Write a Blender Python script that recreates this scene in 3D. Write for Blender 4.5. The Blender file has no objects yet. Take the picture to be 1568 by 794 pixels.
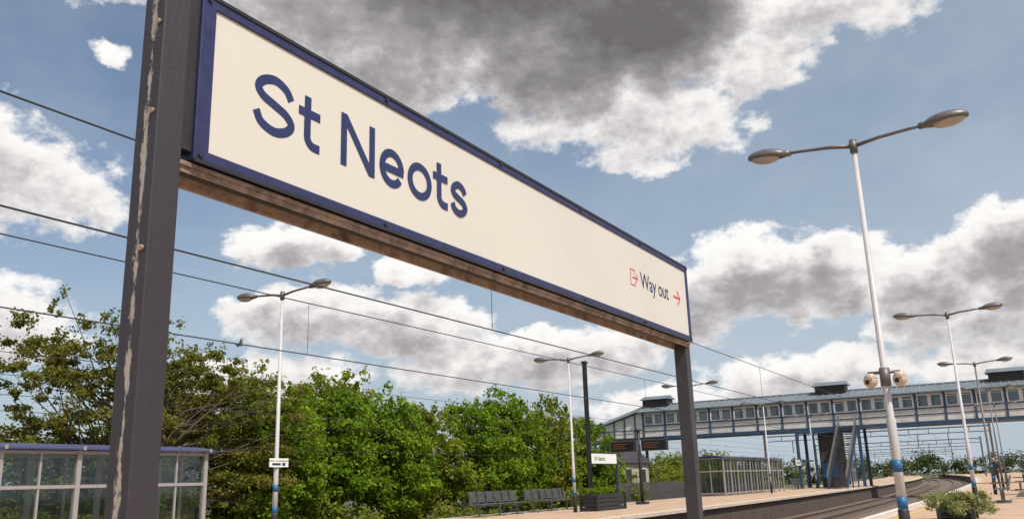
import bpy, bmesh, math, random
import numpy as np
from mathutils import Vector, Matrix
rad=math.radians
S=bpy.context.scene
S.view_settings.view_transform='Standard'; S.view_settings.look='None'; S.view_settings.exposure=0
COL=S.collection
random.seed(5); RNG=np.random.default_rng(7)

# ---------------------------------------------------------------- materials
def nt_new(name):
    m=bpy.data.materials.new(name); m.use_nodes=True
    nt=m.node_tree; b=nt.nodes['Principled BSDF']; return m,nt,b
def mat(name,col,rough=0.6,metal=0.0,var=0.25,scale=6.0,bump=0.0,bscale=None,col2=None,spec=0.5,detail=6):
    m,nt,b=nt_new(name)
    tc=nt.nodes.new('ShaderNodeTexCoord')
    n=nt.nodes.new('ShaderNodeTexNoise'); n.inputs['Scale'].default_value=scale; n.inputs['Detail'].default_value=detail
    n.inputs['Roughness'].default_value=0.65
    nt.links.new(tc.outputs['Object'],n.inputs['Vector'])
    r=nt.nodes.new('ShaderNodeValToRGB')
    c=col; d=col2 if col2 else tuple(x*(1-var) for x in col)
    e=tuple(min(1,x*(1+var*0.5)) for x in col)
    r.color_ramp.elements[0].position=0.3; r.color_ramp.elements[0].color=(*d,1)
    r.color_ramp.elements[1].position=0.7; r.color_ramp.elements[1].color=(*e,1)
    k=r.color_ramp.elements.new(0.5); k.color=(*c,1)
    nt.links.new(n.outputs['Fac'],r.inputs['Fac']); nt.links.new(r.outputs['Color'],b.inputs['Base Color'])
    b.inputs['Roughness'].default_value=rough; b.inputs['Metallic'].default_value=metal
    b.inputs['Specular IOR Level'].default_value=spec
    if bump>0:
        n2=nt.nodes.new('ShaderNodeTexNoise'); n2.inputs['Scale'].default_value=bscale or scale*6; n2.inputs['Detail'].default_value=5
        nt.links.new(tc.outputs['Object'],n2.inputs['Vector'])
        bp=nt.nodes.new('ShaderNodeBump'); bp.inputs['Strength'].default_value=bump; bp.inputs['Distance'].default_value=0.02
        nt.links.new(n2.outputs['Fac'],bp.inputs['Height']); nt.links.new(bp.outputs['Normal'],b.inputs['Normal'])
    return m
def glass_mat(name,tint=(0.84,0.88,0.87),alpha=0.035):
    m,nt,b=nt_new(name)
    out=nt.nodes['Material Output']
    tr=nt.nodes.new('ShaderNodeBsdfTransparent'); tr.inputs[0].default_value=(*tint,1)
    gl=nt.nodes.new('ShaderNodeBsdfGlossy'); gl.inputs['Roughness'].default_value=.05; gl.inputs[0].default_value=(.8,.85,.9,1)
    mx=nt.nodes.new('ShaderNodeMixShader'); mx.inputs[0].default_value=alpha
    nt.links.new(tr.outputs[0],mx.inputs[1]); nt.links.new(gl.outputs[0],mx.inputs[2]); nt.links.new(mx.outputs[0],out.inputs[0])
    return m
def leaf_mat(name,stops,trans=0.45):
    m,nt,b=nt_new(name)
    out=nt.nodes['Material Output']
    at=nt.nodes.new('ShaderNodeAttribute'); at.attribute_name='tone'
    r=nt.nodes.new('ShaderNodeValToRGB'); el=r.color_ramp.elements
    el[0].position=0; el[0].color=(*stops[0],1); el[1].position=1; el[1].color=(*stops[-1],1)
    for i,s in enumerate(stops[1:-1]):
        k=el.new((i+1)/(len(stops)-1)); k.color=(*s,1)
    nt.links.new(at.outputs['Fac'],r.inputs['Fac'])
    t=nt.nodes.new('ShaderNodeBsdfTranslucent'); d=nt.nodes.new('ShaderNodeBsdfDiffuse')
    nt.links.new(r.outputs['Color'],t.inputs[0]); nt.links.new(r.outputs['Color'],d.inputs[0])
    mx=nt.nodes.new('ShaderNodeMixShader'); mx.inputs[0].default_value=trans
    nt.links.new(d.outputs[0],mx.inputs[1]); nt.links.new(t.outputs[0],mx.inputs[2]); nt.links.new(mx.outputs[0],out.inputs[0])
    return m

M_cream=mat('sign_cream_enamel',(0.60,0.575,0.52),0.42,var=0.05,scale=1.1)
M_blue=mat('sign_blue_paint',(0.022,0.026,0.095),0.5,var=0.4,scale=20)
M_txt=mat('sign_blue_vinyl',(0.016,0.026,0.10),0.45,var=0.1)
M_red=mat('sign_red_vinyl',(0.55,0.03,0.04),0.45,var=0.1)
M_black=mat('black_paint',(0.02,0.02,0.022),0.5,var=0.4)
M_dkgrey=mat('dark_grey_paint',(0.038,0.034,0.040),0.5,var=0.4,bump=0.15)
M_rust=mat('weathered_underside',(0.29,0.215,0.175),0.8,var=0.7,scale=11,bump=0.5,bscale=40)
M_lampwhite=mat('lamp_white_paint',(0.48,0.46,0.47),0.45,var=0.15,scale=3)
M_lampgrey=mat('lamp_grey_metal',(0.13,0.12,0.12),0.45,metal=0.3,var=0.3)
M_lens=mat('lamp_lens',(0.38,0.34,0.30),0.2,var=0.15)
M_bandblue=mat('lamp_band_blue',(0.01,0.11,0.26),0.5,var=0.1)
M_white=mat('white_paint',(0.72,0.72,0.7),0.5,var=0.08)
M_frame=mat('shelter_frame_grey',(0.32,0.295,0.295),0.45,metal=0.1,var=0.15)
M_rblue=mat('shelter_roof_blue',(0.045,0.055,0.13),0.4,var=0.3)
M_glass=glass_mat('shelter_glass')
M_wglass=mat('window_glass_dark',(0.03,0.035,0.04),0.08,var=0.5,scale=1.0,spec=0.8)
M_brblue=mat('bridge_blue_paint',(0.024,0.06,0.125),0.5,var=0.25,scale=2)
M_brwhite=mat('bridge_white_panel',(0.60,0.58,0.545),0.55,var=0.2,scale=0.8)
M_brroof=mat('bridge_grey_roof',(0.135,0.165,0.19),0.5,metal=0.0,var=0.2,scale=0.7)
M_seam=mat('bridge_roof_seam',(0.22,0.25,0.27),0.5,var=0.15)
M_brick=mat('dark_brick',(0.045,0.037,0.038),0.8,var=0.4,scale=4)
M_render=mat('cream_render',(0.40,0.36,0.29),0.8,var=0.15)
M_pave=mat('platform_paving',(0.44,0.305,0.205),0.85,var=0.3,scale=1.2,bump=0.3,bscale=30)
M_coping=mat('platform_coping',(0.50,0.42,0.34),0.85,var=0.25,scale=2.0,bump=0.2)
M_yellow=mat('yellow_line',(0.62,0.42,0.08),0.7,var=0.15)
M_wline=mat('white_line',(0.66,0.62,0.56),0.7,var=0.2,scale=3)
M_face=mat('platform_wall_brick',(0.075,0.055,0.045),0.9,var=0.5,scale=3,bump=0.4)
M_ballast=mat('ballast',(0.15,0.105,0.08),0.95,var=0.5,scale=9,bump=1.0,bscale=25)
M_sleeper=mat('sleeper_concrete',(0.17,0.14,0.115),0.9,var=0.3)
M_rail=mat('rail_steel',(0.13,0.08,0.06),0.5,metal=0.4,var=0.3)
M_railtop=mat('rail_head',(0.45,0.42,0.4),0.3,metal=0.9,var=0.1)
M_ground=mat('ground_grass',(0.06,0.075,0.03),0.95,var=0.5,scale=0.25,col2=(0.10,0.08,0.05))
M_wire=mat('wire',(0.03,0.03,0.032),0.5,var=0.1)
M_bark=mat('bark',(0.08,0.06,0.045),0.9,var=0.4,scale=5)
M_seat=mat('seat_metal',(0.13,0.14,0.15),0.4,metal=0.3,var=0.2)
M_pink=mat('cctv_housing',(0.50,0.39,0.31),0.4,var=0.1)
M_skin=mat('skin',(0.45,0.27,0.19),0.6,var=0.1)
M_cloth=mat('dark_clothes',(0.02,0.02,0.026),0.85,var=0.3)
M_hair=mat('hair',(0.03,0.02,0.015),0.7,var=0.2)
M_screen=mat('screen_black',(0.015,0.012,0.012),0.25,var=0.2)
M_orange=mat('display_amber',(0.25,0.09,0.03),0.5,var=0.2)
L_green=leaf_mat('leaves_maple',[(0.045,0.085,0.010),(0.11,0.19,0.016),(0.18,0.285,0.022),(0.27,0.37,0.04)])
L_lime=leaf_mat('leaves_lime',[(0.06,0.09,0.012),(0.14,0.19,0.02),(0.22,0.27,0.03),(0.31,0.33,0.07)])
L_olive=leaf_mat('leaves_olive',[(0.055,0.068,0.014),(0.115,0.13,0.022),(0.18,0.18,0.035),(0.23,0.20,0.06)])
L_shrub=leaf_mat('leaves_shrub',[(0.045,0.07,0.012),(0.115,0.16,0.02),(0.20,0.24,0.035),(0.29,0.28,0.07)])
L_far=leaf_mat('leaves_distant',[(0.05,0.075,0.03),(0.09,0.115,0.045),(0.12,0.14,0.05)])
L_pale=leaf_mat('leaves_pale',[(0.10,0.13,0.04),(0.24,0.26,0.10),(0.36,0.36,0.17)])

# ---------------------------------------------------------------- mesh helpers
def link(o,parent=None):
    COL.objects.link(o)
    if parent: o.parent=parent
    return o
def empty(name,loc=(0,0,0)):
    e=bpy.data.objects.new(name,None); e.empty_display_size=0.2; e.location=loc; COL.objects.link(e)
    return e
def mesh(name,v,f,m,parent=None,smooth=False):
    me=bpy.data.meshes.new(name); me.from_pydata([tuple(p) for p in v],[],f); me.materials.append(m); me.update()
    if smooth:
        for p in me.polygons: p.use_smooth=True
    return link(bpy.data.objects.new(name,me),parent)
BF=[(0,3,2,1),(4,5,6,7),(0,1,5,4),(1,2,6,5),(2,3,7,6),(3,0,4,7)]
def boxes(name,L,m,parent=None,bevel=0.0):
    v=[];f=[]
    for b in L:
        x0,y0,z0,x1,y1,z1=b
        o=len(v)
        v+=[(x0,y0,z0),(x1,y0,z0),(x1,y1,z0),(x0,y1,z0),(x0,y0,z1),(x1,y0,z1),(x1,y1,z1),(x0,y1,z1)]
        f+=[tuple(i+o for i in q) for q in BF]
    o=mesh(name,v,f,m,parent)
    if bevel>0:
        md=o.modifiers.new('b','BEVEL'); md.width=bevel; md.segments=2
    return o
def tubes(name,paths,m,parent=None,n=8,smooth=True):
    v=[];f=[]
    for P in paths:
        pts=[Vector(p[0]) for p in P]; o=len(v)
        for i,p in enumerate(pts):
            a=pts[max(0,i-1)]; b=pts[min(len(pts)-1,i+1)]
            d=(b-a).normalized()
            up=Vector((0,0,1)) if abs(d.z)<0.9 else Vector((0,1,0))
            s=d.cross(up).normalized(); t=s.cross(d)
            for k in range(n):
                an=2*math.pi*k/n
                v.append(p+(s*math.cos(an)+t*math.sin(an))*P[i][1])
        for i in range(len(pts)-1):
            for k in range(n):
                a=o+i*n+k; b=o+i*n+(k+1)%n
                f.append((a,b,b+n,a+n))
        f.append(tuple(o+k for k in range(n))[::-1]); f.append(tuple(o+(len(pts)-1)*n+k for k in range(n)))
    ob=mesh(name,v,f,m,parent)
    if smooth:
        for p in ob.data.polygons: p.use_smooth=len(p.vertices)==4
    return ob
def cyl(a,b,r,r2=None): return [(a,r),(b,r if r2 is None else r2)]
def ellipsoid(name,c,r,m,parent,rot=None,seg=20,rings=12,zcut=None):
    bm=bmesh.new(); bmesh.ops.create_uvsphere(bm,u_segments=seg,v_segments=rings,radius=1)
    for vv in bm.verts:
        z=vv.co.z
        if zcut is not None and z<zcut: z=zcut+(z-zcut)*0.15
        vv.co=Vector((vv.co.x*r[0],vv.co.y*r[1],z*r[2]))
    if rot: bmesh.ops.rotate(bm,verts=bm.verts,cent=(0,0,0),matrix=rot)
    bmesh.ops.translate(bm,verts=bm.verts,vec=c)
    me=bpy.data.meshes.new(name); bm.to_mesh(me); bm.free(); me.materials.append(m)
    for p in me.polygons: p.use_smooth=True
    return link(bpy.data.objects.new(name,me),parent)

def cx(y): return -0.0003*(y-30)**2 if y>30 else 0.0
YS=[-60,-30,0,10,20,30,36,42,48,54,60,68,76,84,92,100,110,120,135,150,170,200,240,300]
def sweep(name,prof,m,parent=None,ys=YS,closed=False,smooth=False):
    v=[];f=[];n=len(prof)
    for y in ys:
        for (x,z) in prof: v.append((x+cx(y),y,z))
    for i in range(len(ys)-1):
        for k in range(n if closed else n-1):
            a=i*n+k; b=i*n+(k+1)%n
            f.append((a,a+n,b+n,b))
    if closed:
        f.append(tuple(range(n))); f.append(tuple((len(ys)-1)*n+k for k in range(n))[::-1])
    return mesh(name,v,f,m,parent,smooth)

# ---------------------------------------------------------------- ground, platforms, track
GX=2500
mesh('ground',[(-GX,-GX,-1.25),(GX,-GX,-1.25),(GX,GX,-1.25),(-GX,GX,-1.25)],[(0,1,2,3)],M_ground)
tb=empty('track_bed')
sweep('ballast',[(-12.2,-1.24),(-11.6,-1.02),(-3.8,-1.02),(-3.5,-1.24)],M_ballast,tb)
sweep('ballast_far',[(-27,-1.24),(-26,-1.02),(-19.2,-1.02),(-19.0,-1.24)],M_ballast,tb)
for cxx in (-5.75,-9.45,-21.2,-24.6):
    for s in (-0.7175,0.7175):
        x=cxx+s
        sweep('rail_web',[(x-.06,-1.0),(x-.06,-.985),(x-.015,-.96),(x-.015,-.89),(x-.034,-.875),(x-.034,-.842),(x+.034,-.842),(x+.034,-.875),(x+.015,-.89),(x+.015,-.96),(x+.06,-.985),(x+.06,-1.0)],M_rail,tb,closed=True)
        sweep('rail_head',[(x-.03,-.839),(x+.03,-.839)],M_railtop,tb)
    L=[]
    y=0.0
    while y<150:
        L.append((cxx-1.25+cx(y),y,-1.05,cxx+1.25+cx(y),y+.26,-0.99)); y+=.65
    boxes('sleepers',L,M_sleeper,tb)
def platform(name,xe,sgn,xb):
    p=empty(name)
    X=lambda d: xe+sgn*d
    def strip(nm,d0,d1,z,m):
        a,b=sorted((X(d0),X(d1))); sweep(nm,[(a,z),(b,z)],m,p)
    a,b=sorted((X(-0.05),X(0.6)))
    sweep('coping',[(a,-0.10),(a,0.0),(b,0.0),(b,-0.10)],M_coping,p,closed=True)
    a,b=sorted((X(0.6),xb))
    sweep('surface',[(a,-0.004),(b,-0.004)],M_pave,p)
    strip('white_edge_line',0.03,0.16,0.004,M_wline)
    strip('yellow_safety_line',0.78,0.88,0.0,M_yellow)
    sweep('wall',[(X(0.12),-1.2),(X(0.12),-0.1)],M_face,p)
    sweep('back_wall',[(xb,-1.24),(xb,-0.004)],M_face,p)
    return p
platform('platform',-3.93,1,14.0)
isl=platform('platform',-11.45,-1,-18.6)
sweep('back_edge_line',[(-18.5,0.003),(-18.35,0.003)],M_wline,isl)

# ---------------------------------------------------------------- station name sign (foreground)
sg=empty('station_name_sign')
Y0,Y1,Z0,Z1=1.613,6.055,2.056,2.606; XF=-2.0
boxes('panel',[(XF-.03,Y0+.02,Z0+.02,XF-.008,Y1-.02,Z1-.02)],M_cream,sg)
bw=.037
boxes('blue_frame',[(XF-.07,Y0,Z0,XF,Y0+.055,Z1),(XF-.07,Y1-bw,Z0,XF,Y1,Z1),
    (XF-.07,Y0+.055,Z0,XF-.001,Y1-bw,Z0+bw),(XF-.07,Y0+.055,Z1-bw,XF-.001,Y1-bw,Z1)],M_blue,sg,bevel=.003)
boxes('frame_lip',[(XF-.002,Y0+.003,Z0-.006,XF+.003,Y1-.003,Z0+.006),(XF-.002,Y0+.003,Z1-.006,XF+.003,Y1-.003,Z1+.006)],M_black,sg)
boxes('back_casing',[(XF-.11,Y0+.02,Z0+.01,XF-.072,Y1-.01,Z1-.01)],M_dkgrey,sg)
boxes('underside_channel',[(XF-.125,Y0-.06,Z0-.022,XF-.014,Y1-.005,Z0-.008)],M_rust,sg,bevel=.002)
boxes('underside_lip',[(XF-.03,Y0-.03,Z0-.04,XF-.022,Y1-.01,Z0-.0225),(XF-.125,Y0-.05,Z0-.052,XF-.112,Y1-.01,Z0-.0225)],M_rust,sg)
boxes('underside_gap',[(XF-.085,Y0-.03,Z0-.03,XF-.06,Y1-.01,Z0-.0225)],M_black,sg)
scr=[]
for i,y in enumerate(np.linspace(Y0+.025,Y1-.02,6)):
    for z in (Z0+.017,Z1-.017): scr.append(cyl((XF,y,z),(XF+.007,y,z),.008))
tubes('screws',scr,M_black,sg,n=10)
def mth(nt,op,a,b=None,c=None,clamp=False):
    n=nt.nodes.new('ShaderNodeMath'); n.operation=op; n.use_clamp=clamp
    for i,x in enumerate((a,b,c)):
        if x is None: continue
        if isinstance(x,(int,float)): n.inputs[i].default_value=x
        else: nt.links.new(x,n.inputs[i])
    return n.outputs[0]
m,nt,b=nt_new('chipped_post_paint')
tc=nt.nodes.new('ShaderNodeTexCoord'); mp=nt.nodes.new('ShaderNodeMapping'); mp.inputs['Scale'].default_value=(30,30,9)
nt.links.new(tc.outputs['Object'],mp.inputs['Vector'])
no=nt.nodes.new('ShaderNodeTexNoise'); no.inputs['Scale'].default_value=1.0; no.inputs['Detail'].default_value=9; no.inputs['Roughness'].default_value=.78
nt.links.new(mp.outputs[0],no.inputs['Vector'])
sx=nt.nodes.new('ShaderNodeSeparateXYZ'); nt.links.new(tc.outputs['Object'],sx.inputs[0])
dy=mth(nt,'ABSOLUTE',mth(nt,'ADD',sx.outputs['Y'],.045)); dx=mth(nt,'ABSOLUTE',mth(nt,'SUBTRACT',sx.outputs['X'],.004))
dd=mth(nt,'ADD',dy,dx)
w=mth(nt,'SUBTRACT',no.outputs['Fac'],mth(nt,'MULTIPLY',dd,9.5))
mk=mth(nt,'MULTIPLY_ADD',w,22.0,-9.4,clamp=True)
cr=nt.nodes.new('ShaderNodeMix'); cr.data_type='RGBA'
nt.links.new(mk,cr.inputs[0]); cr.inputs[6].default_value=(.032,.027,.034,1); cr.inputs[7].default_value=(.38,.33,.30,1)
nt.links.new(cr.outputs[2],b.inputs['Base Color']); b.inputs['Roughness'].default_value=.5
bp=nt.nodes.new('ShaderNodeBump'); bp.inputs['Strength'].default_value=.5; bp.inputs['Distance'].default_value=.01
nt.links.new(no.outputs['Fac'],bp.inputs['Height']); nt.links.new(bp.outputs[0],b.inputs['Normal'])
M_chip=m
def post(nm,x,y,h,ww,m):
    o=boxes(nm,[(-ww,-ww,0,ww,ww,h)],m,sg,bevel=.004); o.location=(x,y,0)
    boxes(nm+'_base_plate',[(x-.11,y-.11,0.0,x+.11,y+.11,.015)],M_dkgrey,sg)
post('post_near',-2.02,1.506,3.1,.045,M_chip)
post('post_far',-2.078,6.035,2.035,.045,M_dkgrey)
boxes('fixing_bracket',[(-2.06,1.552,2.08,-2.01,1.612,2.6)],M_black,sg)
tubes('bolts',[cyl((x,1.461,z),(x,1.452,z),.009) for x,z in ((-1.995,1.75),(-1.995,2.15),(-1.995,2.43))],M_rust,sg,n=8)

def stroke_mesh(name,strokes,m,x,parent,w):
    v=[];f=[]
    for si,(pts,closed) in enumerate(strokes):
        n=len(pts); o=len(v); xx=x+si*.0002
        for i in range(n):
            p=np.array(pts[i]); 
            a=np.array(pts[(i-1)%n]) if (closed or i>0) else p
            b=np.array(pts[(i+1)%n]) if (closed or i<n-1) else p
            d=b-a; d=d/np.linalg.norm(d); nn=np.array((-d[1],d[0]))
            for s in (1,-1):
                q=p+nn*s*w/2; v.append((xx,q[0],q[1]))
        for i in range(n if closed else n-1):
            j=(i+1)%n; f.append((o+2*i,o+2*i+1,o+2*j+1,o+2*j))
    return mesh(name,v,f,m,parent)
def crom(P,k=8):
    P=[np.array(p,float) for p in P]; Q=[2*P[0]-P[1]]+P+[2*P[-1]-P[-2]]; out=[]
    for i in range(1,len(Q)-2):
        for t in np.linspace(0,1,k,endpoint=False):
            a,b,c,d=Q[i-1],Q[i],Q[i+1],Q[i+2]
            out.append(.5*((2*b)+(-a+c)*t+(2*a-5*b+4*c-d)*t*t+(-a+3*b-3*c+d)*t**3))
    out.append(Q[-2]); return [tuple(p) for p in out]
def s_glyph(y0,y1,z0,z1,w):
    P=[(.95,.735),(.80,.905),(.5,.99),(.2,.905),(.06,.745),(.19,.60),(.5,.51),(.82,.41),(.97,.25),(.82,.085),(.5,.0),(.16,.09),(.02,.28)]
    h=w/2
    return (crom([(y0+h+(y1-y0-w)*a,z0+h+(z1-z0-w)*b) for a,b in P]),False)
def glyphs_st_neots(ox,oz,k,x,parent,nm):
    w=.0325*k; W_=.0325; T=lambda y,z:(ox+y*k,oz+z*k)
    st=[]
    def add(pts,closed=False): st.append(([T(*p) for p in pts],closed))
    def S_(y0,y1,z1): add(s_glyph(y0,y1,-.006,z1,W_)[0])
    def t_(y0):
        sx_=y0+.042
        hook=[(sx_,.197),(sx_,.15),(sx_,.10),(sx_,.052)]
        arc=[(sx_+.036-.036*math.cos(a),.050-.035*math.sin(a)) for a in np.linspace(.1,math.pi/2,7)]
        add(hook+arc+[(y0+.105,.0150)]); add([(y0-.002,.134),(y0+.105,.134)])
    def o_(y0,y1,a0=0,a1=360,cl=True):
        c=((y0+y1)/2,.0735); rx=(y1-y0)/2-W_/2; rz=.0795-W_/2
        n=36; A=np.linspace(rad(a0),rad(a1),n,endpoint=not cl)
        add([(c[0]+rx*math.cos(a),c[1]+rz*math.sin(a)) for a in A],cl)
    S_(-.004,.196,.212); t_(.210)
    add([(.442,0),(.442,.205)]); add([(.603,0),(.603,.205)]); add([(.447,.194),(.598,.011)])
    o_(.648,.803,0,325,False); add([(.660,.070),(.7995,.070)])
    o_(.827,.993); t_(1.006); S_(1.130,1.268,.158)
    return stroke_mesh(nm,st,M_txt,x,parent,w)
glyphs_st_neots(1.836,2.243,1.0,XF-.0068,sg,'lettering_station_name')
def text(name,s,y,z,size,m,x,parent,off=0.0):
    cu=bpy.data.curves.new(name,'FONT'); cu.body=s; cu.size=size; cu.offset=off; cu.space_character=.96
    o=bpy.data.objects.new(name,cu); COL.objects.link(o)
    bpy.context.view_layer.update()
    me=bpy.data.meshes.new_from_object(o.evaluated_get(bpy.context.evaluated_depsgraph_get()))
    bpy.data.objects.remove(o); me.materials.clear(); me.materials.append(m)
    q=bpy.data.objects.new(name,me); q.matrix_world=Matrix(((0,0,1,x),(1,0,0,y),(0,1,0,z),(0,0,0,1)))
    COL.objects.link(q); q.parent=parent; return q
text('lettering_way_out','Way out',5.135,2.297,.148,M_txt,XF-.0068,sg,off=.0010)
yy=4.975;zz=2.29
stroke_mesh('exit_symbol',[([(yy+.07,zz+.075),(yy+.07,zz+.10),(yy+.0,zz+.10),(yy+.0,zz-.0),(yy+.07,zz-.0),(yy+.07,zz+.025)],False),([(yy+.03,zz+.05),(yy+.11,zz+.05)],False),([(yy+.085,zz+.075),(yy+.115,zz+.05),(yy+.085,zz+.025)],False)],M_red,XF-.0068,sg,.0095)
yy=5.745;zz=2.34
stroke_mesh('arrow_symbol',[([(yy,zz),(yy+.13,zz)],False),([(yy+.075,zz+.05),(yy+.134,zz),(yy+.075,zz-.05)],False)],M_red,XF-.0068,sg,.016)

# ---------------------------------------------------------------- street lamps
def lamp(x,y,H=5.8,cams=False,arm=1.02,plate=False,bands=True,white=True):
    e=empty('street_lamp')
    mt=M_lampwhite if white else M_lampgrey
    tubes('column',[[((x,y,.45),.062),((x,y,1.8),.060),((x,y,1.83),.048),((x,y,H-.05),.034)]],mt,e,n=14)
    tubes('base_section',[[((x,y,0),.075),((x,y,.60),.072),((x,y,.62),.062)]],M_black,e,n=14)
    if bands:
        tubes('blue_band',[cyl((x,y,.625),(x,y,.78),.066)],M_bandblue,e,n=14)
        tubes('blue_band_top',[cyl((x,y,1.10),(x,y,1.26),.064)],M_bandblue,e,n=14)
    tubes('head_collar',[cyl((x,y,H-.12),(x,y,H+.08),.055)],M_lampgrey,e,n=12)
    P=[]
    for s in (-1,1):
        P.append([((x,y,H-.02),.032),((x+s*.35,y,H+.04),.028),((x+s*.8,y,H+.075),.025),((x+s*arm,y,H+.08),.024)])
    tubes('arms',P,M_lampgrey,e,n=8)
    for s in (-1,1):
        hx=x+s*(arm+.24)
        ellipsoid('lamp_head',(hx,y,H+.10),(.30,.15,.115),M_lampgrey,e,zcut=-.25,rot=Matrix.Rotation(-s*.07,3,'Y'))
        ellipsoid('lamp_lens',(hx+s*.03,y,H+.068),(.22,.12,.08),M_lens,e,rot=Matrix.Rotation(-s*.07,3,'Y'))
        tubes('head_neck',[cyl((x+s*(arm-.12),y,H+.08),(x+s*(arm+.05),y,H+.09),.045,.06)],M_lampgrey,e,n=10)
    if cams:
        tubes('cctv_bracket',[cyl((x-.22,y,2.44),(x+.2,y,2.44),.022),cyl((x,y,2.25),(x,y,2.5),.07)],M_lampgrey,e)
        for s in (-1,1):
            ellipsoid('cctv_dome',(x+s*.19,y-.03,2.33),(.095,.095,.095),M_pink,e)
            tubes('cctv_housing',[cyl((x+s*.19,y-.03,2.36),(x+s*.19,y-.03,2.43),.092,.055)],M_pink,e,n=14)
            ellipsoid('cctv_lens',(x+s*.19-.03,y-.105,2.31),(.032,.03,.032),M_black,e)
            boxes('cctv_visor',[(x+s*.19-.06,y-.17,2.345,x+s*.19+.04,y-.08,2.355)],M_pink,e)
    if plate:
        boxes('platform_number_plate',[(x+.07,y-.3,1.66,x+.09,y+.3,1.79)],M_white,e)
        boxes('platform_number_plate_lower',[(x+.07,y-.3,1.81,x+.09,y+.3,1.86)],M_white,e)
        boxes('plate_text',[(x+.0905,y-.22,1.70,x+.093,y+.05,1.75),(x+.0905,y+.1,1.69,x+.093,y+.2,1.76)],M_txt,e)
    return e
lamp(-1.60,13.02,cams=True)
for y in (30.0,45.3,60.5,76): lamp(-1.65+cx(y)*.5,y,white=(y<40),bands=y<50)
lamp(-15.4,15.33,plate=True); lamp(-15.3,30.8)
for y in (44.5,60,76,95): lamp(-15.0+cx(y),y)

# ---------------------------------------------------------------- shelters
def shelter(x0,x1,y0,y1,h,bay=1.33,name='platform_shelter'):
    e=empty(name); t=.05
    n=max(1,round((y1-y0)/bay)); ys=[y0+(y1-y0)*i/n for i in range(n+1)]
    F=[]
    for xf in (x0,x1):
        for y in ys: F.append((xf-t,y-t,0,xf+t,y+t,h-.12))
        for a,b in zip(ys[:-1],ys[1:]):
            mid=(a+b)/2
            F.append((xf-.025,mid-.022,.18,xf+.025,mid+.022,h-.20))
            for z in (.12,h*.60,h-.20): F.append((xf-.035,a+t,z,xf+.035,b-t,z+.065))
    for yf in (y0,y1):
        mid=(x0+x1)/2
        F.append((mid-.022,yf-.025,.18,mid+.022,yf+.025,h-.20))
        for z in (.12,h*.60,h-.20): F.append((x0+t,yf-.035,z,x1-t,yf+.035,z+.065))
    boxes('frame',F,M_frame,e)
    G=[(xf-.004,a+t,.17,xf+.004,b-t,h-.2) for xf in (x0,x1) for a,b in zip(ys[:-1],ys[1:])]
    G+=[(x0+t,yf-.004,.17,x1-t,yf+.004,h-.2) for yf in (y0,y1)]
    boxes('glass_panels',G,M_glass,e)
    o=.18; N=10; v=[];f=[]
    for y in (y0-o,y1+o):
        for k in range(N+1):
            a=k/N; x=x0-o+(x1-x0+2*o)*a; v.append((x,y,h-.09+.13*math.sin(math.pi*a)))
        for k in range(N+1):
            a=1-k/N; x=x0-o+(x1-x0+2*o)*a; v.append((x,y,h-.12+.10*math.sin(math.pi*a)))
    m_=2*(N+1)
    for k in range(m_): f.append((k,(k+1)%m_,m_+(k+1)%m_,m_+k))
    f.append(tuple(range(m_))[::-1]); f.append(tuple(range(m_,2*m_)))
    mesh('roof',v,f,M_rblue,e)
    boxes('roof_ribs',[(x0-o-.01,y-.03,h-.125,x0-o+.02,y+.03,h-.05) for y in ys]+[(x1+o-.02,y-.03,h-.125,x1+o+.012,y+.03,h-.05) for y in ys],M_frame,e)
    boxes('bench_inside',[(x0+.15,y0+.3,.42,x0+.5,y1-.3,.46)],M_seat,e)
    return e
shelter(-18.3,-16.7,4.75,14.35,2.16,1.6)
shelter(-18.3,-16.6,54.2,69.0,2.42,1.5)
shelter(-19.8,-18.3,100,112,2.4,1.5)
shelter(0.9,2.6,40,50,2.45,1.5)

# ---------------------------------------------------------------- benches
def bench(x,y0,y1,face=1,name='platform_bench'):
    e=empty(name); n=int((y1-y0)/.55)
    Ls=[];B=[];Lg=[]
    for i in range(n):
        a=y0+i*(y1-y0)/n+.03; b=y0+(i+1)*(y1-y0)/n-.03
        for k in range(6):
            xx=x+face*(.02+k*.075); Ls.append((min(xx,xx+.055),a,.43,max(xx,xx+.055),b,.45))
        for k in range(6):
            zz=.50+k*.065; xx=x-face*(.02+k*.018); B.append((xx-.012,a,zz,xx+.012,b,zz+.05))
        Lg.append((x-.02,a-.03,.38,x+.02,a-.005,.9)); 
    boxes('seats',Ls,M_seat,e); boxes('backrests',B,M_seat,e)
    q=sorted((x-face*.05,x+face*.48))
    boxes('rail',[(x+face*.2-.03,y0,.35,x+face*.2+.03,y1,.42)],M_seat,e)
    boxes('legs',[(x+face*.2-.03,y,0,x+face*.2+.03,y+.06,.35) for y in (y0+.3,(y0+y1)/2,y1-.4)]+[(q[0],y,0,q[1],y+.06,.03) for y in (y0+.3,(y0+y1)/2,y1-.4)],M_seat,e)
    boxes('armrests',[(q[0],y,.62,q[1],y+.04,.65) for y in np.linspace(y0,y1-.04,3)]+Lg,M_seat,e)
bench(-17.6,27.0,30.4); bench(-17.7,31.2,34.8)
bench(-0.9,33.6,36.4,-1); bench(-0.6,52,55,-1); bench(-17.2,74,77)

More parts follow.
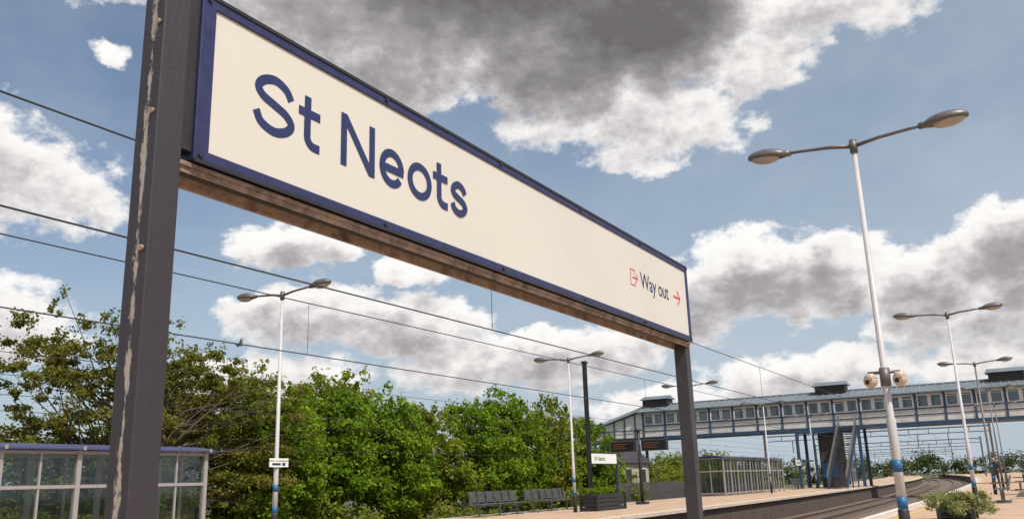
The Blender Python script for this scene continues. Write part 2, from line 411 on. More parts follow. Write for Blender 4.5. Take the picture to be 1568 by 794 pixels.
# ---------------------------------------------------------------- small name sign on island
def small_sign(x,y0,y1,z0,z1):
    e=empty('station_name_sign')
    boxes('panel',[(x-.02,y0,z0,x+.02,y1,z1)],M_white,e)
    boxes('blue_edge',[(x-.03,y0-.02,z0-.03,x+.03,y1+.02,z0),(x-.03,y0-.02,z1,x+.03,y1+.02,z1+.03)],M_blue,e)
    boxes('posts',[(x-.06,y0-.09,0,x+.02,y0-.02,z1),(x-.06,y1+.02,0,x+.02,y1+.09,z1)],M_blue,e)
    k=(z1-z0)/.5
    glyphs_st_neots(y0+.35*k,z0+.14*k,k*1.0,x+.023,e,'lettering')
small_sign(-16.0,33.9,36.5,1.84,2.26)
small_sign(-17.6,78,82,1.9,2.4)
e=empty('utility_mast')
boxes('column',[(-16.07,33.64,0,-15.93,33.67,6.0),(-16.015,33.67,0,-15.985,33.78,6.0),(-16.07,33.78,0,-15.93,33.81,6.0)],M_black,e)
boxes('cap',[(-16.10,33.60,6.0,-15.90,33.85,6.1)],M_black,e)
boxes('base',[(-16.2,33.5,0,-15.8,33.95,.25)],M_dkgrey,e)
def planter(x0,y0,x1,y1,h,name='planter'):
    e=empty(name); L=[]
    n=4
    for i in range(n):
        z=h*i/n; L.append((x0,y0,z+.01,x1,y1,z+h/n-.01))
    boxes('boards',L,M_black,e,bevel=.006); boxes('corner_posts',[(x-.04,y-.04,0,x+.04,y+.04,h+.03) for x in (x0,x1) for y in (y0,y1)],M_black,e)
    return e
e=empty('departure_display')
x,y=-16.3,40.0
tubes('post',[cyl((x,y,0),(x,y,3.4),.085,.075)],M_black,e,n=12); ellipsoid('post_cap',(x,y,3.42),(.12,.12,.1),M_black,e)
boxes('crossbar',[(x-1.35,y-.04,3.0,x+1.35,y+.04,3.08)],M_black,e)
boxes('screens',[(x-1.45,y-.13,2.45,x-.16,y+.13,2.95),(x+.16,y-.13,2.45,x+1.45,y+.13,2.95)],M_black,e,bevel=.02)
boxes('screen_glass',[(x-1.38,y-.136,2.51,x-.23,y-.132,2.89),(x+.23,y-.136,2.51,x+1.38,y-.132,2.89)],M_screen,e)
boxes('amber_text',[(x+a,y-.14,z,x+a+w_,y-.138,z+.022) for a in (-1.3,.3) for z,w_ in ((2.8,.8),(2.7,.6),(2.6,.7))],M_orange,e)
boxes('base',[(x-.25,y-.25,0,x+.25,y+.25,.12)],M_dkgrey,e)

# ---------------------------------------------------------------- footbridge
fb=empty('footbridge')
BX0,BX1,BY=-32.0,16.0,80.0; BD=3.2
zb,zt=4.80,7.45; ws,wt=6.2,7.25
boxes('bottom_girder',[(BX0,BY-.12,zb,BX1,BY+.05,zb+.28),(BX0,BY+BD-.05,zb,BX1,BY+BD+.12,zb+.28)],M_brblue,fb)
boxes('deck',[(BX0,BY+.05,zb+.02,BX1,BY+BD-.05,zb+.2)],M_dkgrey,fb)
boxes('panels',[(BX0,BY,zb+.28,BX1,BY+.05,ws),(BX0,BY+BD-.05,zb+.28,BX1,BY+BD,ws),(BX0,BY,wt,BX1,BY+.05,zt),(BX0,BY+BD-.05,wt,BX1,BY+BD,zt),(BX0,BY+.05,zb+.28,BX0+.05,BY+BD-.05,zt)],M_brwhite,fb)
bay=2.2; nb=int((BX1-BX0)/bay)
V=[];W=[];G=[];MU=[]
for i in range(nb+1):
    x=BX0+i*bay
    V.append((x-.08,BY-.07,zb+.28,x+.08,BY-.003,zt)); V.append((x-.08,BY+BD+.003,zb+.28,x+.08,BY+BD+.07,zt))
    if i<nb:
        for (a,b) in ((x+.14,x+1.05),(x+1.15,x+2.06)):
            for yy in (BY+.0,BY+BD-.05):
                W+= [(a,yy-.03,ws,b,yy+.08,ws+.08),(a,yy-.03,wt-.08,b,yy+.08,wt),(a,yy-.03,ws+.08,a+.08,yy+.08,wt-.08),(b-.08,yy-.03,ws+.08,b,yy+.08,wt-.08)]
                op=random.choice((0,0,.3,.45))
                if op and yy==BY: W.append((a+.08,yy-.02,wt-.08-op*.5,b-.08,yy+.03,wt-.08-op*.5+.04))
            G.append((a+.08,BY+.03,ws+.08,b-.08,BY+.04,wt-.08))
            MU.append((b,BY,ws,b+.1,BY+.05,wt)); MU.append((b,BY+BD-.05,ws,b+.1,BY+BD,wt))
        V.append((x+.08,BY-.05,5.60,x+bay-.08,BY-.003,5.68))
V.append((BX0,BY-.09,ws-.12,BX1,BY-.072,ws-.02)); V.append((BX0,BY-.09,zt-.10,BX1,BY-.072,zt))
boxes('blue_framing',V,M_brblue,fb); boxes('window_frames',W,M_white,fb); boxes('mullions',MU,M_brwhite,fb)
M_bg=glass_mat('bridge_glass',(0.22,0.24,0.25),0.12)
boxes('window_glass',G,M_bg,fb)
rh=8.15
rv=[(BX0-.4,BY-.5,zt),(BX1,BY-.5,zt),(BX1,BY+BD/2,rh),(BX0-.4,BY+BD/2,rh),(BX1,BY+BD+.5,zt),(BX0-.4,BY+BD+.5,zt),
    (BX0-.4,BY-.5,zt-.08),(BX1,BY-.5,zt-.08),(BX1,BY+BD+.5,zt-.08),(BX0-.4,BY+BD+.5,zt-.08)]
mesh('roof',rv,[(0,1,2,3),(3,2,4,5),(6,7,1,0),(5,4,8,9),(6,0,3,5,9),(6,9,8,7)],M_brroof,fb)
sv=[];sf=[]
for i in range(int((BX1-BX0)/.6)):
    x=BX0+i*.6; o=len(sv)
    sv+=[(x,BY-.51,zt),(x+.05,BY-.51,zt),(x+.05,BY+BD/2,rh+.01),(x,BY+BD/2,rh+.01),(x,BY-.51,zt+.05),(x+.05,BY-.51,zt+.05),(x+.05,BY+BD/2,rh+.06),(x,BY+BD/2,rh+.06)]
    sf+=[tuple(k+o for k in q) for q in BF]
mesh('roof_seams',sv,sf,M_seam,fb)
boxes('ridge_cap',[(BX0-.4,BY+BD/2-.12,rh,BX1,BY+BD/2+.12,rh+.1)],M_seam,fb)
def lantern(x,z):
    yc=BY+BD/2
    boxes('vent_body',[(x-1.25,yc-.8,z,x+1.25,yc+.8,z+.75)],M_black,fb)
    boxes('vent_louvres',[(x-1.3,yc-.86,z+.08+k*.16,x+1.3,yc+.86,z+.12+k*.16) for k in range(4)],M_dkgrey,fb)
    v=[(x-1.5,yc-1.05,z+.76),(x+1.5,yc-1.05,z+.76),(x+1.5,yc+1.05,z+.76),(x-1.5,yc+1.05,z+.76),(x-1.35,yc,z+1.15),(x+1.35,yc,z+1.15)]
    mesh('vent_roof',v,[(0,3,2,1),(0,1,5,4),(2,3,4,5),(0,4,3),(1,2,5)],M_brroof,fb)
lantern(-14.6,7.9); lantern(-0.9,7.9); lantern(-31.0,7.9)
sx0,sx1=-37.5,-32.4
v=[(sx0,BY-.4,6.0),(sx1,BY-.4,zt+.05),(sx1,BY+BD+.3,zt+.05),(sx0,BY+BD+.3,6.0),(sx0+1.2,BY+BD/2,7.0),(sx1,BY+BD/2,rh+.05)]
mesh('stair_roof',v,[(0,1,5,4),(4,5,2,3),(0,4,3),(0,3,2,1),(1,2,5)],M_brroof,fb)
v=[(sx0+.2,BY-.02,4.9),(BX0,BY-.02,zb),(BX0,BY-.02,zt),(sx0+.2,BY-.02,6.0)]
mesh('stair_side',v,[(0,1,2,3)],M_brwhite,fb)
boxes('stair_frames',[(sx0+.2+k*1.1,BY-.1,4.0,sx0+.32+k*1.1,BY-.03,6.02+k*.29) for k in range(5)]+[(sx0+.2,BY-.14,4.8,BX0,BY-.102,5.0),(sx0+.2,BY-.13,5.7,BX0,BY-.103,5.8)],M_brblue,fb)
def tower(x0,x1,y0,y1):
    C=[(x,y,0,x+.24,y+.24,zb) for x in (x0,x0+1.35,x1-.24) for y in (y0,y1-.24)]
    C+=[(x0,y0+.02,2.2,x0+1.6,y0+.16,2.33),(x0,y0+.02,zb-.25,x1,y0+.16,zb-.02)]
    boxes('columns',C,M_brblue,fb)
tower(-17.8,-12.4,BY-.2,BY+BD+.2)
boxes('lift_shaft',[(-16.0,BY+.3,-.2,-14.3,BY+BD-.3,zb)],M_brick,fb)
boxes('notice_panels',[(-15.9,BY+.27,.8,-15.3,BY+.297,2.0),(-15.1,BY+.27,.8,-14.5,BY+.297,2.0)],M_bandblue,fb)
tower(-37.3,-33.0,BY-.2,BY+BD+.2)
tower(2.5,6.5,BY-.2,BY+BD+.2)
def stair(xa,xb,ya,yb):
    n=26;L=[];T=[]
    for i in range(n):
        a=i/n; y=ya+(yb-ya)*a; z=zb+.15-(zb+.15)*a
        L.append((xa+.08,min(y,y+(yb-ya)/n),z-.12,xb-.08,max(y,y+(yb-ya)/n),z-.05))
    boxes('stair_treads',L,M_dkgrey,fb)
    for xs in (xa,xb-.06):
        for (za,zb_) in ((-.25,.1),(1.0,1.08)):
            v=[(xs,ya,zb+za),(xs,yb,za),(xs,yb,zb_),(xs,ya,zb+zb_),(xs+.06,ya,zb+za),(xs+.06,yb,za),(xs+.06,yb,zb_),(xs+.06,ya,zb+zb_)]
            mesh('stair_string',v,[(0,1,2,3),(7,6,5,4),(0,4,5,1),(2,6,7,3),(1,5,6,2),(3,7,4,0)],M_brblue if za<0 else M_lampgrey,fb)
        for i in range(0,41):
            a=i/40; T.append(cyl((xs+.03,ya+(yb-ya)*a,zb*(1-a)+.05),(xs+.03,ya+(yb-ya)*a,zb*(1-a)+1.02),.014))
    tubes('stair_balusters',T,M_lampgrey,fb,n=4)
    boxes('stair_posts',[(xs-.02,ya+(yb-ya)*a-.06,0,xs+.08,ya+(yb-ya)*a+.06,zb*(1-a)-.1) for xs in (xa,xb-.06) for a in (.33,.66)],M_brblue,fb)
stair(-14.0,-12.55,BY-.25,BY-8.0)
stair(4.6,6.6,BY-.25,BY-9.0)

# ---------------------------------------------------------------- building beyond island
hb=empty('station_building')
x0,x1,y0,y1=-31.2,-28.6,66,72
boxes('walls',[(x0,y0,-1.2,x1,y1,2.5)],M_render,hb)
boxes('plinth',[(x0-.03,y0-.03,-1.2,x1+.03,y1+.03,.2)],M_brick,hb)
v=[(x0-.3,y0-.3,2.5),(x1+.3,y0-.3,2.5),(x1+.3,y1+.3,2.5),(x0-.3,y1+.3,2.5),((x0+x1)/2,y0-.3,3.9),((x0+x1)/2,y1+.3,3.9)]
mesh('roof',v,[(0,4,5,3),(1,2,5,4),(0,3,2,1)],M_dkgrey,hb)
mesh('gable',[(x0,y0-.05,2.51),(x1,y0-.05,2.51),((x0+x1)/2,y0-.05,3.8)],[(0,1,2)],M_render,hb)
boxes('windows',[(x1+.001,y,0.9,x1+.04,y+1.2,2.0) for y in (67,70)]+[(-30.4,y0-.04,.9,-29.4,y0-.001,2.0)],M_wglass,hb)
boxes('window_frames',[(x1,y-.08,.82,x1+.06,y+1.28,.9) for y in (67,70)]+[(x1,y-.08,2.0,x1+.06,y+1.28,2.08) for y in (67,70)],M_white,hb)
fe=empty('palisade_fence'); L=[]
y=40
while y<100:
    L.append((-26.6,y,-1.2,-26.57,y+.08,.95)); y+=.17
boxes('pales',L,M_lampgrey,fe)
boxes('rails',[(-26.62,40,-.5,-26.605,100,-.44),(-26.62,40,.6,-26.605,100,.66)],M_lampgrey,fe)

# ---------------------------------------------------------------- overhead line
ow=empty('overhead_line_wires')
yl=[-30,-10,5,15,25,35,45,55,65,75,90,105,120,140,170,200]
def wire(x,z,r,sag=0):
    tubes('wire',[[((x+cx(y),y,z),r) for y in yl]],M_wire,ow,n=5)
for x,zc,zm in ((-6.1,3.14,3.99),(-9.47,3.14,3.95),(-20.6,3.5,4.5),(-24.4,3.5,4.5)):
    wire(x,zc,.009); wire(x,zm,.009)
    tubes('droppers',[cyl((x+cx(y),y,zc),(x+cx(y),y,zm),.005) for y in (-4,10,24.0,38,52,66,84,98,112)],M_wire,ow,n=4)
wire(-24.4,2.6,.012)
for gy in (118,165,215,270):
    g=empty('overhead_line_gantry'); c=cx(gy)
    L=[(x+c-.12,gy-.12,-1.2,x+c+.12,gy+.12,6.4) for x in (-28,-1.6)]
    L+=[(-28+c,gy-.08,6.0,-1.6+c,gy+.08,6.15),(-28+c,gy-.08,5.4,-1.6+c,gy+.08,5.5)]
    for i in range(12):
        xx=-28+c+i*2.2; L.append((xx,gy-.05,5.5,xx+.08,gy+.05,6.0))
    for x in (-6.1,-9.47,-20.6,-24.4): L.append((x+c-.05,gy-.05,3.9,x+c+.05,gy+.05,5.4))
    boxes('frame',L,M_lampgrey,g)

# ---------------------------------------------------------------- foliage
def leaves(name,centers,crad,nper,size,m,parent,up=.5,seed=0,flat=.7):
    rng=np.random.default_rng(seed)
    C=np.repeat(centers,nper,axis=0); n=len(C)
    R=np.repeat(crad,nper)
    d=rng.normal(size=(n,3)); d/=np.linalg.norm(d,axis=1)[:,None]
    rr=rng.random(n)**.5*(.6+.7*rng.random(n))
    P=C+d*(rr*R)[:,None]*np.array([1,1,flat])
    nrm=d*.8+rng.normal(size=(n,3))*.7+np.array([0,0,up]); nrm/=np.linalg.norm(nrm,axis=1)[:,None]
    t=np.cross(nrm,rng.normal(size=(n,3))); t/=np.linalg.norm(t,axis=1)[:,None]
    b=np.cross(nrm,t); s=(size*(.6+.8*rng.random(n)))[:,None]
    V=np.stack([P-t*s*.5,P-b*s*.32+t*s*.05,P+t*s*.55,P+b*s*.32+t*s*.05],axis=1).reshape(-1,3)
    me=bpy.data.meshes.new(name); me.vertices.add(4*n); me.vertices.foreach_set('co',V.ravel())
    me.loops.add(4*n); me.loops.foreach_set('vertex_index',np.arange(4*n,dtype=np.int32))
    me.polygons.add(n); me.polygons.foreach_set('loop_start',np.arange(0,4*n,4,dtype=np.int32))
    me.polygons.foreach_set('loop_total',np.full(n,4,dtype=np.int32))
    me.update(); me.validate()
    ct=np.repeat(rng.random(len(centers)),nper)
    tone=np.clip(.1+.55*ct+.4*rng.random(n),0,1)
    at=me.attributes.new('tone','FLOAT','POINT'); at.data.foreach_set('value',np.repeat(tone,4).astype(np.float32))
    me.materials.append(m); return link(bpy.data.objects.new(name,me),parent)
def tree(name,base,crowns,nclump,crad,nper,size,m,seed=0,trunk=.2,flat=.7,bias=.4,spikes=0,limbf=1.0):
    rng=np.random.default_rng(seed); e=empty(name)
    cs=[];vol=np.array([c[3]*c[4]*c[5] for c in crowns]); vol=vol/vol.sum()
    for c,vv in zip(crowns,vol):
        k=max(3,int(nclump*vv)); d=rng.normal(size=(k,3)); d/=np.linalg.norm(d,axis=1)[:,None]
        r=rng.random(k)**bias
        cs.append(np.array(c[:3])+d*r[:,None]*np.array(c[3:]))
    C=np.concatenate(cs); R=crad*(.45+.95*rng.random(len(C)))
    if spikes:
        S_=[]
        for c,vv in zip(crowns,vol):
            k=max(2,int(spikes*vv)); d=rng.normal(size=(k,3)); d[:,2]=np.abs(d[:,2])+.2; d/=np.linalg.norm(d,axis=1)[:,None]
            S_.append(np.array(c[:3])+d*(1.08+.17*rng.random(k))[:,None]*np.array(c[3:]))
        S_=np.concatenate(S_); leaves('foliage_tips',S_,crad*(.28+.3*rng.random(len(S_))),max(20,nper//4),size,m,e,seed=seed+5,flat=1.5)
        CL=np.concatenate([C,S_])
    else: CL=C
    leaves('foliage',C,R,nper,size,m,e,seed=seed+1,flat=flat)
    P=[]; b=np.array(base,float); top=C.mean(axis=0); top[2]=C[:,2].max()*.8
    def tr(t): return b+(top-b)*t+np.array([.25*math.sin(t*5+seed),.25*math.sin(t*4+seed*2),0])
    P.append([(tuple(tr(t)),trunk*(1-.75*t)) for t in np.linspace(0,1,7)])
    for c in CL:
        if rng.random()>limbf: continue
        t=rng.uniform(.25,.9)
        h=(c[2]-b[2])/max(.1,top[2]-b[2]); t=min(t,max(.15,h*.8)); s=tr(t)
        mid=(s+c)/2+rng.normal(size=3)*.25+np.array([0,0,.2]); r0=trunk*.26*(1-t*.5)
        P.append([(tuple(s),r0),(tuple((s+mid)/2+rng.normal(size=3)*.06),r0*.75),(tuple(mid),r0*.5),(tuple((mid+c)/2+rng.normal(size=3)*.08),r0*.3),(tuple(c),r0*.1)])
    tubes('trunk_and_limbs',P,M_bark,e,n=5)
    return e
tree('ash_tree',(-25.5,18.6,-1.2),[(-25.5,16.2,5.0,2.0,2.1,1.9),(-25.5,19.2,5.0,2.2,2.0,2.0),(-25.5,22.0,4.7,2.0,1.9,1.8),(-25.5,24.2,3.6,1.8,1.7,1.8),(-25.5,17.5,2.6,2.2,3.4,1.8),(-25.3,23.4,2.2,1.8,3.0,2.0),(-25.3,17,.8,1.6,4.5,1.5)],560,.42,125,.115,L_olive,seed=11,trunk=.24,flat=.5,bias=.5,spikes=90,limbf=.3)
tree('ash_tree',(-27.5,13.2,-1.2),[(-27.5,12.4,3.4,2,2.8,1.9),(-27,15,1.4,2,3.5,1.8)],170,.5,120,.13,L_shrub,seed=12,trunk=.2,flat=.6,spikes=24,limbf=.4)
tree('field_maple_tree',(-28.5,22.5,-1.2),[(-28.5,22.5,3.4,1.8,2.8,2.2),(-28.3,25,2.0,1.8,2.6,2.2)],120,.55,110,.17,L_shrub,seed=17,trunk=.2,flat=.7,spikes=30,limbf=.3)
spec=[(26.7,5.2,2.3),(30.6,6.0,2.6),(34.4,5.8,2.5),(38.2,5.8,2.5),(42.2,6.2,2.5),(46.2,7.1,2.7),(50.8,6.9,2.7),(55.6,6.0,2.8)]
LM=[L_green,L_green,L_green,L_lime,L_green,L_green,L_lime,L_green]
for i,(y,h,w_) in enumerate(spec):
    xj=-27.4+random.uniform(-.7,.5)
    tree('maple_tree',(xj,y,-1.2),[(xj,y,h*.42,2.2,w_*.92,h*.40),(xj+random.uniform(-.4,.4),y+random.uniform(-.8,.8),h*.72,1.5,w_*.5,h*.2),(xj+.7,y+random.uniform(-1,1),h*.2,1.9,w_,1.6)],
        190,.52,105,.19,LM[i],seed=30+i,trunk=.2,bias=.33,spikes=70,limbf=.3)
tree('maple_tree',(-31,33,-1.2),[(-31,31,4.8,2,3,1.9),(-31,36,4.9,2,3,1.9)],80,.7,120,.24,L_lime,seed=61,limbf=.3,spikes=30)
tree('ash_tree',(-31,24,-1.2),[(-30.5,25,3.2,2,2.6,2.0)],50,.7,120,.2,L_olive,seed=62,limbf=.3,spikes=15)
def shrubs(name,x,ya,yb,h,n,m,seed,size=.16,crad=.5,nper=100,dx=1.0):
    rng=np.random.default_rng(seed)
    C=np.stack([x+rng.normal(size=n)*dx*.5,rng.uniform(ya,yb,n),-1.0+(h+1)*rng.random(n)**.9*(.6+.4*np.sin(np.linspace(0,25,n)))],axis=1)
    e=empty(name); leaves('foliage',C,crad*(.6+.8*rng.random(n)),nper,size,m,e,seed=seed+1)
    st=[]
    for c in C[::3]: st.append([((c[0],c[1],-1.2),.02),((c[0]+.1,c[1]+.05,(c[2]-1.2)/2),.014),(tuple(c),.005)])
    tubes('stems',st,M_bark,e,n=4)
    return e
shrubs('shrub_hedge',-26.3,9,30,1.7,170,L_shrub,71)
shrubs('shrub_hedge',-26.0,28,58,1.2,170,L_shrub,73)
shrubs('shrub_hedge',-27.2,54,66,2.6,110,L_shrub,75)
shrubs('shrub_hedge',-27.8,72,98,1.6,120,L_shrub,77,crad=.6,size=.22)
def treeline(name,pts,h,crad,size,m,seed,nper=90,k=10,dz=1.0):
    rng=np.random.default_rng(seed); C=[]
    for (x,y) in pts:
        for _ in range(k): C.append((x+rng.normal()*2.2,y+rng.normal()*2.2,-1+(h*(.7+.5*rng.random()))*rng.random()**.6))
    C=np.array(C); e=empty(name); leaves('foliage',C,crad*(.6+.8*rng.random(len(C))),nper,size,m,e,seed=seed+1)
    return e
treeline('distant_trees',[(-36-random.random()*6,y) for y in range(82,150,4)],4.6,1.4,.30,L_shrub,81,k=13,nper=110)
P=[]
for i in range(64):
    a=rad(-62+i*1.35); r=random.uniform(190,280); P.append((math.sin(a)*r,math.cos(a)*r))
treeline('distant_treeline',P,5.0,2.3,.6,L_far,83,nper=110,k=11)
treeline('distant_trees',[(10+random.random()*8,y) for y in range(90,180,6)],4.0,1.5,.35,L_shrub,85,k=10,nper=110)
p=planter(-15.4,31.5,-14.7,34.2,.62)
rng=np.random.default_rng(9)
C=np.stack([-15.05+rng.normal(size=20)*.15,32.8+rng.normal(size=20)*.8,.68+rng.random(20)*.15],axis=1)
leaves('plants',C,np.full(20,.14),60,.07,L_green,p,seed=6)
p=planter(-2.05,22.6,-1.35,23.8,.22)
C=np.stack([-1.7+rng.normal(size=60)*.30,23.1+rng.normal(size=60)*.42,.16+rng.random(60)*.40],axis=1)
leaves('plants',C,np.full(60,.17),100,.055,L_pale,p,seed=5)

# ---------------------------------------------------------------- standing person
pe=empty('person',(-2.0,58,0))
def person(parent):
    J={'pel':(0,0,.93,.15,.11),'sp':(0,.01,1.12,.135,.10),'ch':(0,.0,1.33,.17,.115),'nk':(0,0,1.47,.06,.06),'hd0':(0,-.01,1.54,.07,.075),
       'ls':(-.17,0,1.40,.06,.06),'le':(-.23,.03,1.13,.045,.045),'lh':(-.20,-.10,.92,.033,.033),
       'rs':(.17,0,1.40,.06,.06),'re':(.24,.02,1.14,.045,.045),'rh':(.17,-.16,1.05,.033,.033),
       'lt':(-.09,0,.86,.09,.09),'lk':(-.10,-.03,.49,.06,.06),'la':(-.11,.02,.09,.04,.04),'lf':(-.12,-.15,.04,.035,.03),
       'rt':(.09,0,.86,.09,.09),'rk':(.11,-.01,.49,.06,.06),'ra':(.13,.04,.09,.04,.04),'rf':(.15,-.13,.04,.035,.03)}
    E=[('pel','sp'),('sp','ch'),('ch','nk'),('nk','hd0'),('ch','ls'),('ls','le'),('le','lh'),('ch','rs'),('rs','re'),('re','rh'),
       ('pel','lt'),('lt','lk'),('lk','la'),('la','lf'),('pel','rt'),('rt','rk'),('rk','ra'),('ra','rf')]
    K=list(J); me=bpy.data.meshes.new('body'); me.from_pydata([J[k][:3] for k in K],[(K.index(a),K.index(b)) for a,b in E],[])
    o=link(bpy.data.objects.new('body',me),parent)
    o.modifiers.new('skin','SKIN'); s=o.modifiers.new('sub','SUBSURF'); s.levels=1; s.render_levels=1
    for i,k in enumerate(K): me.skin_vertices[0].data[i].radius=J[k][3:5]
    me.skin_vertices[0].data[0].use_root=True
    me.materials.append(M_cloth)
    ellipsoid('head',(0,-.02,1.62),(.078,.095,.115),M_skin,parent)
    ellipsoid('hair',(0,.01,1.655),(.086,.098,.10),M_hair,parent,zcut=-.3)
    ellipsoid('nose',(0,-.115,1.60),(.012,.018,.02),M_skin,parent,seg=8,rings=6)
    ellipsoid('mouth',(0,-.108,1.565),(.022,.008,.006),M_red,parent,seg=8,rings=6)
    for s_ in (-1,1):
        ellipsoid('eye',(s_*.03,-.105,1.63),(.011,.008,.007),M_black,parent,seg=8,rings=6)
        ellipsoid('ear',(s_*.08,-.01,1.61),(.01,.02,.03),M_skin,parent,seg=8,rings=6)
    for (hx,hy,hz) in ((-.20,-.11,.88),(.17,-.19,1.04)):
        ellipsoid('palm',(hx,hy,hz),(.02,.035,.045),M_skin,parent,seg=10,rings=8)
        tubes('fingers',[cyl((hx,hy-.03+k*.018,hz-.03),(hx+.005,hy-.045+k*.018,hz-.095+abs(k-1.5)*.008),.009,.007) for k in range(4)]+[cyl((hx,hy-.03,hz),(hx+.02,hy-.06,hz-.04),.010,.008)],M_skin,parent,n=6)
person(pe)
def bag(x,y):
    e=empty('litter_bin'); tubes('bin_hoop',[[((x,y,.05),.2),((x,y,.8),.24)]],M_lampgrey,e,n=16); tubes('bin_ring',[cyl((x,y,.78),(x,y,.86),.26)],M_black,e,n=16)
bag(-0.2,38.5)
e=empty('poster_board'); boxes('frame',[(0.05,44,.9,.1,45.2,2.4)],M_bandblue,e); boxes('poster',[(0.045,44.08,1.0,.05-.001,45.1,2.3)],M_white,e); boxes('legs',[(.05,43.92,0,.1,43.99,2.45),(.05,45.21,0,.1,45.28,2.45)],M_black,e)

# ---------------------------------------------------------------- world: sky + clouds
SUN_EL=rad(54); SUN_AZ=rad(115)
w=bpy.data.worlds.new('World'); S.world=w; w.use_nodes=True; nt=w.node_tree
for n in list(nt.nodes): nt.nodes.remove(n)
BL=[ # az, el, waz, wel, weight   (degrees)
 (-30,34,17,7.0,2.5),(-20,30,9,4.6,2.5),(-26,27.2,9,3.2,1.7),(-43,31,10,5.4,1.15),(-38,27,8,3.4,1.2),(-33,40,32,6,2.4),
 (-8,28.0,7,2.3,.65),(0,29.5,6,2.6,.6),(-12.5,25.6,4,1.9,.6),
 (-20.5,23.4,6.5,3.1,.65),(-16.5,22,4.0,1.8,.45),(-26.5,23.2,4,1.8,.5),(-20,20.4,3.4,1.0,.5),
 (-62.5,18.2,5.5,3.8,.75),(-58,17.3,3.0,2.6,.6),(-56.2,26.5,1.5,.8,.5),(-61,29.8,7,1.1,.5),
 (-62,9.8,6,2.7,.7),
 (-44.5,15.4,4.8,1.8,1.05),(-36.5,14.0,2.6,1.1,.7),
 (-43,11.0,5.5,2.1,1.0),(-37,10.3,5.5,2.3,1.0),(-46,6.6,7,2.2,.8),(-33,7.6,5,1.9,.8),
 (-28,7.8,5,2.3,1.0),(-23,8.8,3.8,1.8,.8),
 (-14,12.2,5.5,3.0,1.2),(-18,11.0,3.2,2.7,1.0),(-9,12.4,3.8,2.6,1.1),(-4,11.0,3.6,2.5,1.05),
 (1.5,12.2,4.4,3.0,1.2),(7,12.6,5,3.4,1.2),(-1,8.8,7,1.9,.85),
 (-11,6.2,7,1.8,.85),(0,5.8,7,1.6,.8),(-20,4.8,6,1.3,.6),
]
def vec(nt,x,y,z=0.0):
    n=nt.nodes.new('ShaderNodeCombineXYZ')
    for i,q in enumerate((x,y,z)):
        if isinstance(q,(int,float)): n.inputs[i].default_value=q
        else: nt.links.new(q,n.inputs[i])
    return n.outputs[0]
def noise(nt,v,sc,det,ro=.55,dist=0.0):
    n=nt.nodes.new('ShaderNodeTexNoise'); n.inputs['Scale'].default_value=sc; n.inputs['Detail'].default_value=det; n.inputs['Roughness'].default_value=ro
    n.inputs['Distortion'].default_value=dist
    nt.links.new(v,n.inputs['Vector']); return n
def vmath(nt,op,a,b=None,c=None):
    n=nt.nodes.new('ShaderNodeVectorMath'); n.operation=op
    for i,x in enumerate((a,b,c)):
        if x is None: continue
        if isinstance(x,tuple): n.inputs[i].default_value=x
        else: nt.links.new(x,n.inputs[i])
    return n
tc=nt.nodes.new('ShaderNodeTexCoord'); sx=nt.nodes.new('ShaderNodeSeparateXYZ'); nt.links.new(tc.outputs['Generated'],sx.inputs[0])
AZ=mth(nt,'MULTIPLY',mth(nt,'ARCTAN2',sx.outputs['X'],sx.outputs['Y']),57.2958)
EL=mth(nt,'MULTIPLY',mth(nt,'ARCSINE',sx.outputs['Z']),57.2958)
Pn=vec(nt,AZ,mth(nt,'MULTIPLY',EL,1.45))
n1=noise(nt,Pn,.22,5,.6)
wp=vmath(nt,'MULTIPLY_ADD',n1.outputs['Color'],(6.5,4.6,0),vec(nt,mth(nt,'SUBTRACT',AZ,3.25),mth(nt,'SUBTRACT',EL,2.3),0)).outputs[0]
def field(off):
    src=vmath(nt,'ADD',wp,off).outputs[0] if off else wp
    D=None
    for a,e_,wa,we,wt in BL:
        k=math.sqrt(wt)
        q=vmath(nt,'MULTIPLY_ADD',src,(k/wa,k/we,0),(-a*k/wa,-e_*k/we,0)).outputs[0]
        dt=vmath(nt,'DOT_PRODUCT',q,q).outputs['Value']
        d=mth(nt,'SUBTRACT',wt,dt)
        D=d if D is None else mth(nt,'SMOOTH_MAX',D,d,.25)
    return D
n2=noise(nt,Pn,.55,7,.62)
n2b=noise(nt,vmath(nt,'ADD',Pn,(.35,1.0,0)).outputs[0],.55,4,.6)
B0=field(None); B1=field((.4,1.3,0))
D0=mth(nt,'MULTIPLY_ADD',mth(nt,'SUBTRACT',n2.outputs['Fac'],.5),1.6,B0)
D1=mth(nt,'MULTIPLY_ADD',mth(nt,'SUBTRACT',n2b.outputs['Fac'],.5),2.0,B1)
n3=noise(nt,Pn,.07,6,.6)
gen=mth(nt,'MULTIPLY',mth(nt,'SUBTRACT',n3.outputs['Fac'],.5),6.0)
far=mth(nt,'MULTIPLY_ADD',mth(nt,'ABSOLUTE',mth(nt,'ADD',AZ,28.0)),.12,-5.2,clamp=True)
hi=mth(nt,'MULTIPLY_ADD',EL,.15,-5.8,clamp=True)
fm=mth(nt,'MULTIPLY_ADD',mth(nt,'MAXIMUM',far,hi),10.0,mth(nt,'SUBTRACT',gen,10.0))
D0=mth(nt,'MAXIMUM',D0,fm); D1=mth(nt,'MAXIMUM',D1,fm)
def smooth(x,a,b):
    n=nt.nodes.new('ShaderNodeMapRange'); n.interpolation_type='SMOOTHSTEP'; nt.links.new(x,n.inputs[0]); n.inputs[1].default_value=a; n.inputs[2].default_value=b; return n.outputs[0]
mask=smooth(D0,-.18,.36)
Dm=mth(nt,'MULTIPLY_ADD',D0,.3,mth(nt,'MULTIPLY',D1,.7))
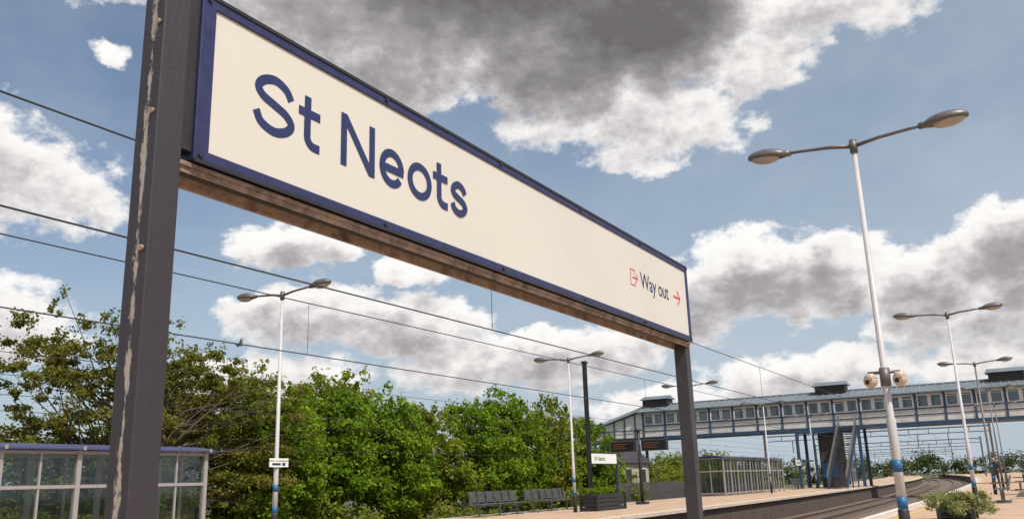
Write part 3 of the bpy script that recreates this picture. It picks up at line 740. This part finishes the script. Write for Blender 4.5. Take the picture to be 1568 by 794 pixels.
rp=nt.nodes.new('ShaderNodeValToRGB'); nt.links.new(mth(nt,'MULTIPLY_ADD',Dm,.40,.10),rp.inputs['Fac'])
el_=rp.color_ramp.elements; el_[0].position=0.05; el_[0].color=(1,.98,.96,1); el_[1].position=1; el_[1].color=(.16,.15,.152,1)
for ps,c in ((.22,(.90,.875,.86)),(.36,(.64,.615,.62)),(.50,(.42,.40,.41)),(.72,(.26,.247,.252))):
    k=el_.new(ps); k.color=(*c,1)
sky=nt.nodes.new('ShaderNodeTexSky'); sky.sky_type='NISHITA'; sky.sun_disc=False; sky.sun_elevation=SUN_EL; sky.sun_rotation=SUN_AZ
sky.air_density=1.0; sky.dust_density=1.8; sky.ozone_density=1.0
bg1=nt.nodes.new('ShaderNodeBackground'); bg1.inputs[1].default_value=.115; nt.links.new(sky.outputs[0],bg1.inputs[0])
bg2=nt.nodes.new('ShaderNodeBackground'); bg2.inputs[1].default_value=1.0; nt.links.new(rp.outputs[0],bg2.inputs[0])
bg3=nt.nodes.new('ShaderNodeBackground'); bg3.inputs[1].default_value=.74; bg3.inputs[0].default_value=(.68,.79,.90,1)
hz=mth(nt,'MULTIPLY',smooth(EL,24.0,0.0),.45)
rt=mth(nt,'MULTIPLY',smooth(AZ,-60,5),.34)
veil=mth(nt,'MULTIPLY',smooth(n3.outputs['Fac'],.35,.7),.24)
vl=mth(nt,'MINIMUM',mth(nt,'ADD',mth(nt,'ADD',mth(nt,'ADD',hz,veil),rt),.06),.95)
m0=nt.nodes.new('ShaderNodeMixShader'); nt.links.new(vl,m0.inputs[0]); nt.links.new(bg1.outputs[0],m0.inputs[1]); nt.links.new(bg3.outputs[0],m0.inputs[2])
mx=nt.nodes.new('ShaderNodeMixShader'); nt.links.new(mask,mx.inputs[0]); nt.links.new(m0.outputs[0],mx.inputs[1]); nt.links.new(bg2.outputs[0],mx.inputs[2])
out=nt.nodes.new('ShaderNodeOutputWorld'); nt.links.new(mx.outputs[0],out.inputs[0])
try:
    w.cycles.sampling_method='MANUAL'; w.cycles.sample_map_resolution=256
except Exception: pass
sl=bpy.data.lights.new('sun','SUN'); sl.energy=4.7; sl.angle=rad(.6); sl.color=(1,.935,.85)
so=bpy.data.objects.new('sun',sl); COL.objects.link(so)
dv=Vector((math.sin(SUN_AZ)*math.cos(SUN_EL),math.cos(SUN_AZ)*math.cos(SUN_EL),math.sin(SUN_EL)))
so.rotation_euler=dv.to_track_quat('Z','Y').to_euler()

# ---------------------------------------------------------------- camera
f=1330.0;p=rad(14.48);r=rad(1.83);yw=rad(29.92)
F=Vector((-math.sin(yw)*math.cos(p),math.cos(yw)*math.cos(p),math.sin(p)))
R0=Vector((math.cos(yw),math.sin(yw),0)); U0=R0.cross(F)
R=R0*math.cos(r)-U0*math.sin(r); U=R0*math.sin(r)+U0*math.cos(r)
cam=bpy.data.cameras.new('camera'); cam.sensor_width=36; cam.lens=f/1568*36; cam.clip_end=6000; cam.clip_start=.05
co=bpy.data.objects.new('camera',cam); COL.objects.link(co)
co.matrix_world=Matrix(((R.x,U.x,-F.x,0),(R.y,U.y,-F.y,0),(R.z,U.z,-F.z,1.1),(0,0,0,1)))
S.camera=co
